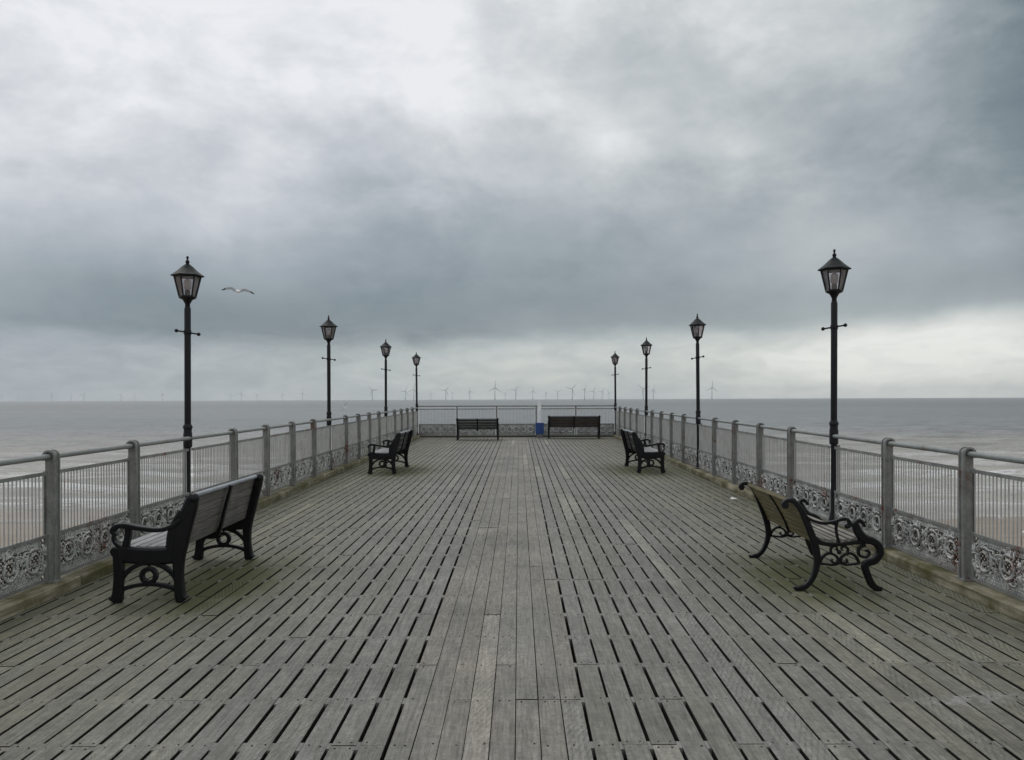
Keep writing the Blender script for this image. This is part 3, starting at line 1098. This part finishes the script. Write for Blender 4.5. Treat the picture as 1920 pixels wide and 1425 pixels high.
lamp0 = make_lamp()
LB = {('L', 2): 'tall black lamp post on the left railing, nearest, above the bench with arched legs',
      ('L', 7): 'black lamp post on the left railing, second nearest, just before the left mid-deck bench',
      ('L', 12): 'black lamp post on the left railing, third nearest, rising behind the left mid-deck bench',
      ('L', 17): 'small far black lamp post at the left corner of the pier end',
      ('R', 2): 'tall black lamp post on the right railing, nearest, behind the curly iron bench',
      ('R', 7): 'black lamp post on the right railing, second nearest, just before the right mid-deck bench',
      ('R', 12): 'black lamp post on the right railing, third nearest, rising behind the right mid-deck bench',
      ('R', 17): 'small far black lamp post at the right corner of the pier end'}
first = True
for sd, X_, y0, dd, inn in (('L', XL, Y0L, DL, -0.03), ('R', XR, Y0R, DR, 0.0)):
    for i in LAMP_IDX:
        o = lamp0 if first else copy_tree(lamp0)
        first = False
        y = y0 + i * dd - 0.01 - (0.3 if (sd, i) == ('R', 12) else 0)
        o.location = (X_ + inn * (0.35 if i == 17 else 1), y, G(y) + KH + 0.002)
        face = math.atan2(-o.location.x, o.location.y)       # a pane of each lantern is turned towards the landward end
        o.rotation_euler = (random.uniform(-.004, .004), (0.006 if sd == 'R' else -0.002) if i == 2 else random.uniform(-.007, .007),
                            face + (math.pi if sd == 'L' else 0) + (0 if i == 2 else random.uniform(-.35, .35)))
        if (sd, i) == ('R', 2):
            o.scale.z = 1.014
        tag(o, LB[(sd, i)], 'lamp post', 'lamp posts along both railings')


# ------------------------------------------------------------------ benches
def slat(L, w_, th, mat, c=0.004):
    b_ = MB()
    b_.chamfer_box(-w_ / 2, w_ / 2, -L / 2, L / 2, -th / 2, th / 2, c)
    return b_.mesh('slat', mat, False)


def arched_bench(L, label, m_seat, m_back, n_back=5, cover=0.93, hs=1.0):
    # local x: towards the front, y: along the bench, back foot at x = 0
    root = empty('bench')
    tag(root, label, 'bench')
    for sy in (-1, 1):
        y = sy * (L / 2 - 0.03)
        mb = MB()
        th = 0.062
        # front leg and back leg
        mb.stroke([(0.555, 0.0, .125), (0.530, 0.05, .092), (0.520, 0.20, .076), (0.520, 0.36, .085), (0.53, 0.45, .07)], .06, th, y)
        mb.stroke([(-0.025, 0.0, .125), (0.0, 0.05, .092), (0.014, 0.20, .076), (0.014, 0.36, .10), (-0.006, 0.50, .125), (-0.040, 0.66, .135),
                   (-0.080, 0.79, .125), (-0.105, 0.865, .10), (-0.120, 0.905, .05)], .06, th, y)
        mb.ball((-0.115, y, 0.872), 0.046, 10, 8)
        # deep seat rail, dished
        mb.stroke([(0.0, 0.400, .15), (0.15, 0.386, .138), (0.33, 0.388, .138), (0.50, 0.408, .135), (0.575, 0.445, .05)], .11, th - 0.006, y)
        # gusset between seat back and arm
        mb.stroke([(0.05, 0.43, .14), (0.045, 0.54, .14), (0.020, 0.64, .13), (-0.030, 0.76, .09)], .12, th - 0.008, y)
        # arm with rolled front
        mb.stroke([(-0.02, 0.70, .03), (0.07, 0.635, .036), (0.18, 0.608, .036), (0.33, 0.622, .038), (0.46, 0.645, .042), (0.535, 0.636, .042),
                   (0.565, 0.600, .036), (0.535, 0.570, .026)], .035, th + 0.012, y)
        mb.stroke([(0.435, 0.625, .055), (0.440, 0.56, .048), (0.455, 0.49, .055), (0.47, 0.42, .07)], .04, th - 0.012, y)
        mb.stroke([(0.50, 0.46, .035), (0.550, 0.505, .026), (0.560, 0.55, .024), (0.535, 0.575, .024)], .02, th - 0.014, y)
        # ring and arches under the seat
        cx, cz = 0.266, 0.222
        mb.stroke([(cx + 0.058 * math.cos(a), cz + 0.058 * math.sin(a)) for a in np.linspace(0, 2 * math.pi, 14, endpoint=False)], .036, th - 0.016, y, 3, closed=True)
        for q in (-1, 1):
            mb.stroke([(cx + q * 0.245, 0.145, .038), (cx + q * 0.215, 0.215, .038), (cx + q * 0.15, 0.280, .038), (cx + q * 0.07, 0.318, .036), (cx, 0.330, .034)], .028, th - 0.018, y)
        mb.stroke([(cx - 0.25, 0.080, .042), (cx - 0.20, 0.114, .036), (cx - 0.10, 0.140, .033), (cx, 0.148, .033), (cx + 0.10, 0.140, .033), (cx + 0.20, 0.114, .036), (cx + 0.25, 0.080, .042)], .026, th - 0.02, y)
        mb.ball((cx, y, 0.318), 0.02, 8, 6)
        mb.build('end_frame', M_BLACK, root)
    # centre strap of the back
    mb = MB()
    mb.stroke([(0.12, 0.395, .03), (0.03, 0.40, .04), (-0.012, 0.47, .035), (-0.052, 0.62, .03), (-0.095, 0.78, .03), (-0.125, 0.89, .022)], .03, 0.045, 0.0)
    mb.stroke([(0.02, 0.425, .03), (0.25, 0.412, .03), (0.50, 0.425, .025)], .03, 0.045, 0.0)
    mb.build('centre_support', M_BLACK, root)
    Ls = L - 0.115
    n = 6
    ms = slat(Ls, 0.062, 0.026, m_seat)
    for i in range(n):
        u = 0.100 + i * 0.081
        z = 0.450 + 0.012 * ((u - 0.29) / 0.25) ** 2
        link('seat_slat', ms, root, (u, 0, z), (0, -0.08 + 0.16 * (1 - i / (n - 1)) - 0.08, 0))
    # back boards along the leaning line
    p0, p1 = Vector((0.040, 0, 0.440)), Vector((-0.062, 0, 0.865))
    ln = (p1 - p0).length
    tilt = math.atan2(p1.x - p0.x, p1.z - p0.z)
    wv = ln / n_back
    mbk = slat(Ls, wv * cover, 0.024, m_back)
    for i in range(n_back):
        c = p0.lerp(p1, (i + 0.5) / n_back)
        link('back_slat', mbk, root, (c.x, 0, c.z), (0, tilt - math.pi / 2, 0))
    mb = MB()
    mb.tube([(-0.088, -Ls / 2, 0.888), (-0.088, Ls / 2, 0.888)], 0.021, 10)
    mb.build('top_rail', M_BACKRAIL, root)
    return root


M_BACKRAIL = metal_paint('worn_top_rail', (0.24, 0.26, 0.29), 0.3, 0.0, 0.6, 0.3)
b = arched_bench(1.83, 'black bench with arched iron ends and grey slats, nearest on the left', M_SEAT, M_BACK, 5)
b.location = (-2.885, 7.62, G(7.62) + 0.003)
b.rotation_euler = (0, 0, math.pi + R(0.8))
b = arched_bench(1.80, 'black bench with arched legs halfway down the left side, beside the third lamp post', M_SEAT, M_DARKSLAT, 4, 0.80)
b.location = (-2.75, 18.45, G(18.45) + 0.003)
b.rotation_euler = (0, 0, math.pi - R(1.0))
b = arched_bench(1.78, 'black bench with arched legs halfway down the right side, beside the third lamp post', M_SEAT, M_DARKSLAT, 4, 0.80)
b.location = (2.63, 18.43, G(18.43) + 0.003)
b.rotation_euler = (0, 0, R(1.2))
b = arched_bench(1.62, 'dark low bench at the pier end, left of the white post', M_GREENSLAT, M_GREENSLAT, 4, 0.90)
b.location = (-1.60, 30.62, G(30.62) + 0.003)
b.rotation_euler = (0, 0, math.pi / 2)
b.scale = (0.92, 1.0, 0.93)
b = arched_bench(2.06, 'wide dark brown boarded bench at the pier end, right of the blue box', M_BROWN, M_BROWN, 4, 0.97)
b.location = (2.18, 31.45, G(31.45) + 0.003)
b.rotation_euler = (0, 0, math.pi / 2 - R(0.6))
b.scale = (0.95, 1.0, 1.0)


def ornate_bench(L, label):
    root = empty('bench')
    tag(root, label, 'bench')
    th = 0.042
    for sy in (-1, 1):
        y = sy * (L / 2 - 0.02)
        mb = MB()
        # back leg sweeping from its curled foot through the seat up into the scrolled back
        mb.stroke([(-0.105, 0.030, .020), (-0.088, 0.012, .030), (-0.045, 0.018, .046), (0.0, 0.035, .044), (0.055, 0.10, .044), (0.092, 0.20, .050), (0.098, 0.30, .056),
                   (0.075, 0.42, .062), (0.035, 0.53, .060), (-0.005, 0.63, .056), (-0.045, 0.715, .050), (-0.095, 0.775, .042), (-0.150, 0.795, .036),
                   (-0.190, 0.775, .034), (-0.195, 0.742, .030), (-0.165, 0.735, .024)], .05, th, y)
        mb.ball((-0.172, y, 0.752), 0.024, 8, 6)
        # lions-paw front leg, the big outward scroll and the leaf that carries the arm
        mb.stroke([(0.665, 0.012, .030), (0.620, 0.018, .050), (0.580, 0.050, .058), (0.545, 0.125, .055), (0.520, 0.21, .060), (0.545, 0.240, .062), (0.605, 0.262, .064),
                   (0.652, 0.322, .060), (0.642, 0.390, .060), (0.585, 0.432, .066), (0.515, 0.455, .076), (0.465, 0.510, .075), (0.440, 0.565, .058), (0.425, 0.600, .03)], .06, th + 0.012, y)
        mb.stroke([(0.43, 0.590, .03), (0.470, 0.615, .034), (0.505, 0.588, .026), (0.520, 0.560, .014)], .03, th, y)
        mb.stroke([(0.525, 0.400, .030), (0.470, 0.370, .026), (0.470, 0.310, .024), (0.525, 0.290, .022), (0.560, 0.320, .020), (0.545, 0.350, .020), (0.525, 0.345, .018)], .02, th - 0.01, y)
        # seat rail dipping
        mb.stroke([(0.06, 0.475, .05), (0.115, 0.425, .042), (0.20, 0.405, .034), (0.31, 0.405, .032), (0.42, 0.42, .036), (0.52, 0.43, .05)], .035, th - 0.004, y)
        # arm
        mb.stroke([(-0.005, 0.650, .028), (0.06, 0.615, .026), (0.15, 0.592, .026), (0.25, 0.605, .026), (0.325, 0.628, .028), (0.375, 0.618, .026), (0.385, 0.575, .030), (0.360, 0.555, .024)], .026, th, y)
        mb.ball((0.362, y, 0.563), 0.022, 8, 6)
        mb.stroke([(0.275, 0.605, .022), (0.268, 0.54, .020), (0.278, 0.47, .020), (0.295, 0.415, .022)], .02, th - 0.014, y)
        # C-scrolls under the seat
        for q in (-1, 1):
            c0 = 0.295
            mb.stroke([(c0 + q * 0.175, 0.235, .022), (c0 + q * 0.150, 0.290, .024), (c0 + q * 0.095, 0.325, .024), (c0 + q * 0.035, 0.305, .022), (c0 + q * 0.010, 0.265, .020),
                       (c0 + q * 0.035, 0.238, .018), (c0 + q * 0.068, 0.252, .016), (c0 + q * 0.062, 0.275, .014)], .02, th - 0.012, y)
            mb.stroke([(c0 + q * 0.07, 0.325, .016), (c0 + q * 0.075, 0.365, .018), (c0 + q * 0.045, 0.388, .016), (c0 + q * 0.018, 0.370, .014), (c0 + q * 0.03, 0.35, .012)], .016, th - 0.014, y)
            mb.stroke([(c0 + q * 0.175, 0.235, .022), (c0 + q * 0.115, 0.228, .018), (c0 + q * 0.055, 0.222, .018), (c0, 0.238, .018)], .018, th - 0.013, y)
        mb.ball((0.295, y, 0.335), 0.022, 8, 6)
        mb.build('end_frame', M_BLACK, root)
    mb = MB()
    mb.stroke([(0.16, 0.415, .02), (0.085, 0.402, .02), (0.050, 0.488, .018), (0.002, 0.583, .018), (-0.052, 0.678, .016), (-0.105, 0.755, .014)], .018, 0.030, 0.0)
    mb.build('back_strap', M_BLACK, root)
    Ls = L - 0.085
    ms = slat(Ls, 0.042, 0.022, M_SEAT2)
    for i, (u, z) in enumerate(((0.165, 0.440), (0.230, 0.432), (0.295, 0.430), (0.360, 0.434), (0.425, 0.442), (0.485, 0.452))):
        link('seat_slat', ms, root, (u, 0, z), (0, 0.10 - 0.04 * i, 0))
    bk = catmull([(0.098, 0.0, 0.408), (0.066, 0.0, 0.490), (0.018, 0.0, 0.585), (-0.036, 0.0, 0.680), (-0.088, 0.0, 0.755)], 6)
    nb = 8
    tot = len(bk) - 1
    for i in range(nb):
        a, c = bk[int(i * tot / nb)], bk[int((i + 1) * tot / nb)]
        mid = (a + c) / 2
        wdt = (c - a).length * 0.95
        link('back_slat', slat(Ls, wdt, 0.018, M_OLIVE), root, (mid.x, 0, mid.z), (0, math.atan2(c.x - a.x, c.z - a.z) - math.pi / 2, 0))
    mb = MB()
    mb.stroke([(-0.088, 0.768, .03), (-0.125, 0.788, .032)], .03, Ls, 0.0, smooth=False)
    mb.build('top_rail', M_OLIVE, root)
    return root


b = ornate_bench(1.47, 'ornate cast iron bench with curly legs and olive brown back slats, nearest on the right')
b.location = (2.55, 7.77, G(7.77) + 0.003)
b.rotation_euler = (0, 0, R(-0.6))

# ------------------------------------------------------------------ white post with blue box at the end
yp = END_Y - 0.16
mp = empty('white_post', (0.83, yp, G(yp)))
tag(mp, 'white post with a small blue box at its foot, before the end railing', 'post')
mb = MB()
mb.box(-0.068, 0.068, -0.03, 0.03, 0.0, 1.47)
mb.prism([(-0.068, 1.4701), (0.068, 1.4701), (0.04, 1.495), (-0.04, 1.495)], -0.03, 0.03)
mb.build('pole', M_WHITE, mp, smooth=False)
mb = MB()
mb.prism([(-0.155, 0.155), (0.155, 0.155), (0.170, 0.19), (0.175, 0.545), (0.15, 0.57), (-0.15, 0.57), (-0.175, 0.545), (-0.170, 0.19)], -0.25, -0.031)
bx2 = mb.build('box', M_BLUE, mp, smooth=False)
mb = MB()
mb.prism([(-0.19, 0.571), (0.19, 0.571), (0.17, 0.60), (-0.17, 0.60)], -0.262, -0.0305)
mb.build('lid', M_BLUE, bx2, smooth=False)
mb = MB()
mb.box(-0.12, 0.12, -0.22, -0.05, 0.0, 0.154)
mb.build('plinth', M_POST, mp, smooth=False)

# scraps of litter
mb = MB()
mb.addf([(-0.05, -0.03, 0), (0.045, -0.04, 0.004), (0.06, 0.03, 0.012), (0.0, 0.045, 0.03), (-0.055, 0.03, 0.008), (0.0, 0.0, 0.018)],
        [(0, 1, 5), (1, 2, 5), (2, 3, 5), (3, 4, 5), (4, 0, 5), (4, 3, 2, 1, 0)])
tag(mb.build('litter', M_PAPER, None, False, (3.56, 13.2, G(13.2) + 0.003), (0, 0, 0.4)), 'scrap of white paper on the planks by the right kerb', 'litter')


# ------------------------------------------------------------------ gulls
def gull_material():
    m, t, p = material('gull_plumage')
    co = t.node('ShaderNodeTexCoord').outputs['Object']
    x, y, z = t.sep(co)
    ax = t.m('ABSOLUTE', x)
    n = t.m('MULTIPLY', t.m('SUBTRACT', t.noise(co, 14, 3), 0.5), 0.06)
    wing = t.m('GREATER_THAN', t.m('ADD', ax, n), 0.10)
    tip = t.m('GREATER_THAN', t.m('ADD', ax, n), 0.50)
    beak = t.m('GREATER_THAN', y, 0.275)
    c = t.mix(wing, (0.80, 0.80, 0.79), (0.42, 0.44, 0.46))
    c = t.mix(tip, c, (0.02, 0.02, 0.022))
    c = t.mix(beak, c, (0.65, 0.40, 0.05))
    t.put(p.inputs['Base Color'], c)
    p.inputs['Roughness'].default_value = 0.8
    return m


M_GULL = gull_material()


def skin_animal(name, verts, edges, radii, root):
    me = bpy.data.meshes.new(name)
    me.from_pydata(verts, edges, [])
    me.materials.append(M_GULL)
    o = link(name, me)
    sk = o.modifiers.new('skin', 'SKIN')
    sk.use_smooth_shade = True
    if not me.skin_vertices:
        bpy.context.view_layer.objects.active = o
        bpy.ops.mesh.customdata_skin_add()
    for i, q in enumerate(radii):
        me.skin_vertices[0].data[i].radius = q
        me.skin_vertices[0].data[i].use_root = (i == root)
    ss = o.modifiers.new('subsurf', 'SUBSURF')
    ss.levels = ss.render_levels = 2
    return o


def flying_gull(lift, droop, label):
    V = [(0, 0, 0), (0, 0.12, 0.015), (0, 0.19, 0.03), (0, 0.235, 0.035), (0, 0.30, 0.02), (0, -0.12, 0.0), (0, -0.23, 0.005)]
    Rr = [(0.062, 0.062), (0.055, 0.055), (0.040, 0.040), (0.040, 0.040), (0.008, 0.008), (0.045, 0.045), (0.055, 0.012)]
    E_ = [(0, 1), (1, 2), (2, 3), (3, 4), (0, 5), (5, 6)]
    for q in (-1, 1):
        n = len(V)
        V += [(q * 0.09, 0.07, 0.03), (q * 0.26, 0.12, lift), (q * 0.46, 0.03, lift * 0.9 - droop * 0.4), (q * 0.66, -0.10, lift * 0.6 - droop)]
        Rr += [(0.014, 0.060), (0.012, 0.062), (0.009, 0.050), (0.005, 0.012)]
        E_ += [(1, n), (n, n + 1), (n + 1, n + 2), (n + 2, n + 3)]
    return tag(skin_animal('gull', V, E_, Rr, 0), label, 'gull')


g = flying_gull(0.12, 0.10, 'gull gliding in the sky beside the nearest left lamp post')
g.location = (-11.65, 33.0, 6.25)
g.rotation_euler = (R(6), R(4), R(28))
g = flying_gull(0.22, 0.02, 'distant white gull flying low over the sea above the left railing')
g.location = (-21.9, 100.0, 0.75)
g.rotation_euler = (R(5), R(-40), R(70))


def standing_gull(label):
    V = [(0, 0, 0.27), (0, 0.10, 0.30), (0, 0.15, 0.36), (0, 0.185, 0.40), (0, 0.30, 0.385), (0, -0.14, 0.26), (0, -0.30, 0.25),
         (0.03, 0.01, 0.16), (0.03, 0.0, 0.01), (-0.03, 0.01, 0.16), (-0.03, 0.0, 0.01), (0.035, 0.05, 0.008), (-0.035, 0.05, 0.008)]
    Rr = [(0.085, 0.085), (0.065, 0.065), (0.042, 0.042), (0.045, 0.045), (0.008, 0.008), (0.06, 0.05), (0.02, 0.012),
          (0.010, 0.010), (0.008, 0.008), (0.010, 0.010), (0.008, 0.008), (0.012, 0.006), (0.012, 0.006)]
    E_ = [(0, 1), (1, 2), (2, 3), (3, 4), (0, 5), (5, 6), (0, 7), (7, 8), (0, 9), (9, 10), (8, 11), (10, 12)]
    return tag(skin_animal('gull', V, E_, Rr, 0), label, 'gull', 'gulls standing on the beach')


def sand_z(x, y):
    xa, ya = np.array([float(x)]), np.array([float(y)])
    return float((SEA + (SHORE - ya) * 0.013 + (vnoise(xa / 14, ya / 9, 3) - 0.5) * 0.16 + (vnoise(xa / 45, ya / 40, 4) - 0.5) * 0.14)[0])


for gx, gy, rz, lb in ((29.6, 49.0, 1.9, 'gull standing on the sand beyond the right railing, nearer the water of the two'),
                       (27.6, 43.4, -1.2, 'gull standing on the sand at the right edge of the picture')):
    g = standing_gull(lb)
    g.location = (gx, gy, sand_z(gx, gy))
    g.rotation_euler = (0, 0, rz)


# ------------------------------------------------------------------ wind farm
def make_turbine():
    root = empty('wind_turbine')
    mb = MB()
    mb.lathe([(3.2, -3), (3.2, 12), (2.3, 12.01), (1.5, 79)], 10)
    mb.build('tower', M_TURB, root)
    mb = MB()
    mb.box(-1.9, 1.9, -3.5, 8.0, 78.5, 82.5)
    mb.lathe([(1.6, -2.0), (1.9, 0.0), (1.6, 2.0)], 8, (0, -4.5, 80.5))
    mb.build('nacelle', M_TURB, root)
    b_ = MB()
    b_.addf([(-1.1, 0.25, 0), (1.3, -0.25, 0), (1.3, 0.25, 0), (-1.1, -0.25, 0), (-1.6, 0.3, 11), (2.4, -0.3, 11), (2.4, 0.3, 11), (-1.6, -0.3, 11),
             (-0.5, 0.12, 52), (0.5, -0.12, 52), (0.5, 0.12, 52), (-0.5, -0.12, 52)],
            [(0, 4, 7, 3), (3, 7, 5, 1), (1, 5, 6, 2), (2, 6, 4, 0), (4, 8, 11, 7), (7, 11, 9, 5), (5, 9, 10, 6), (6, 10, 8, 4), (0, 3, 1, 2), (8, 10, 9, 11)])
    me = b_.mesh('blade', M_TURB, False)
    for j in range(3):
        link('blade', me, root, (0, -4.6, 80.5), (0, j * 2 * math.pi / 3, 0))
    return root


TB = [(4, 17), (34, 12), (97, 21), (134, 17), (157, 19), (227, 19), (253, 17), (305, 20), (433, 17), (452, 22), (482, 17), (530, 16), (567, 23),
      (698, 31), (760, 28), (776, 33), (808, 18), (836, 30), (848, 20), (881, 26), (928, 38), (947, 19), (967, 30), (999, 26), (1024, 20), (1046, 23),
      (1073, 34), (1096, 33), (1113, 25), (1129, 24), (1142, 20), (1206, 33), (1225, 29), (1335, 36)]
ORD = ['first', 'second', 'third', 'fourth', 'fifth', 'sixth', 'seventh', 'eighth', 'ninth', 'tenth', 'eleventh', 'twelfth', 'thirteenth', 'fourteenth', 'fifteenth',
       'sixteenth', 'seventeenth']
tb0 = make_turbine()
rng = random.Random(4)
for i, (px, hp) in enumerate(TB):
    o = tb0 if i == 0 else copy_tree(tb0)
    D = 132 * 1490 / hp
    D = min(D, 11600)
    o.location = ((px - 973) / 1490 * D, D, SEA)
    o.rotation_euler = (0, 0, rng.uniform(-0.9, 0.9))
    a0 = rng.uniform(0, 2.09)
    if px == 928 or px == 1335:
        a0, o.rotation_euler.z = 0.05, 0.2
    for j, ch in enumerate([c for c in o.children if c.name.startswith('blade')]):
        ch.rotation_euler.y = a0 + j * 2 * math.pi / 3
    if i < 17:
        lb = 'wind turbine on the horizon, %s from the left' % ORD[i]
    else:
        lb = 'wind turbine on the horizon, %s from the right' % ORD[len(TB) - 1 - i]
    tag(o, lb, 'wind turbine', 'wind turbines on the horizon')

# ------------------------------------------------------------------ sea haze
HAZE = 0.00006
if HAZE:
    m = bpy.data.materials.new('sea_haze')
    m.use_nodes = True
    t = NT(m.node_tree)
    v = t.node('ShaderNodeVolumePrincipled')
    v.inputs['Color'].default_value = (0.90, 0.93, 0.95, 1)
    v.inputs['Density'].default_value = HAZE
    t.l.new(v.outputs[0], t.node('ShaderNodeOutputMaterial').inputs['Volume'])
    mb = MB()
    mb.box(-23000, 23000, -1500, 13000, -12.0, 160)
    tag(mb.build('haze', m, smooth=False), kind='stuff')
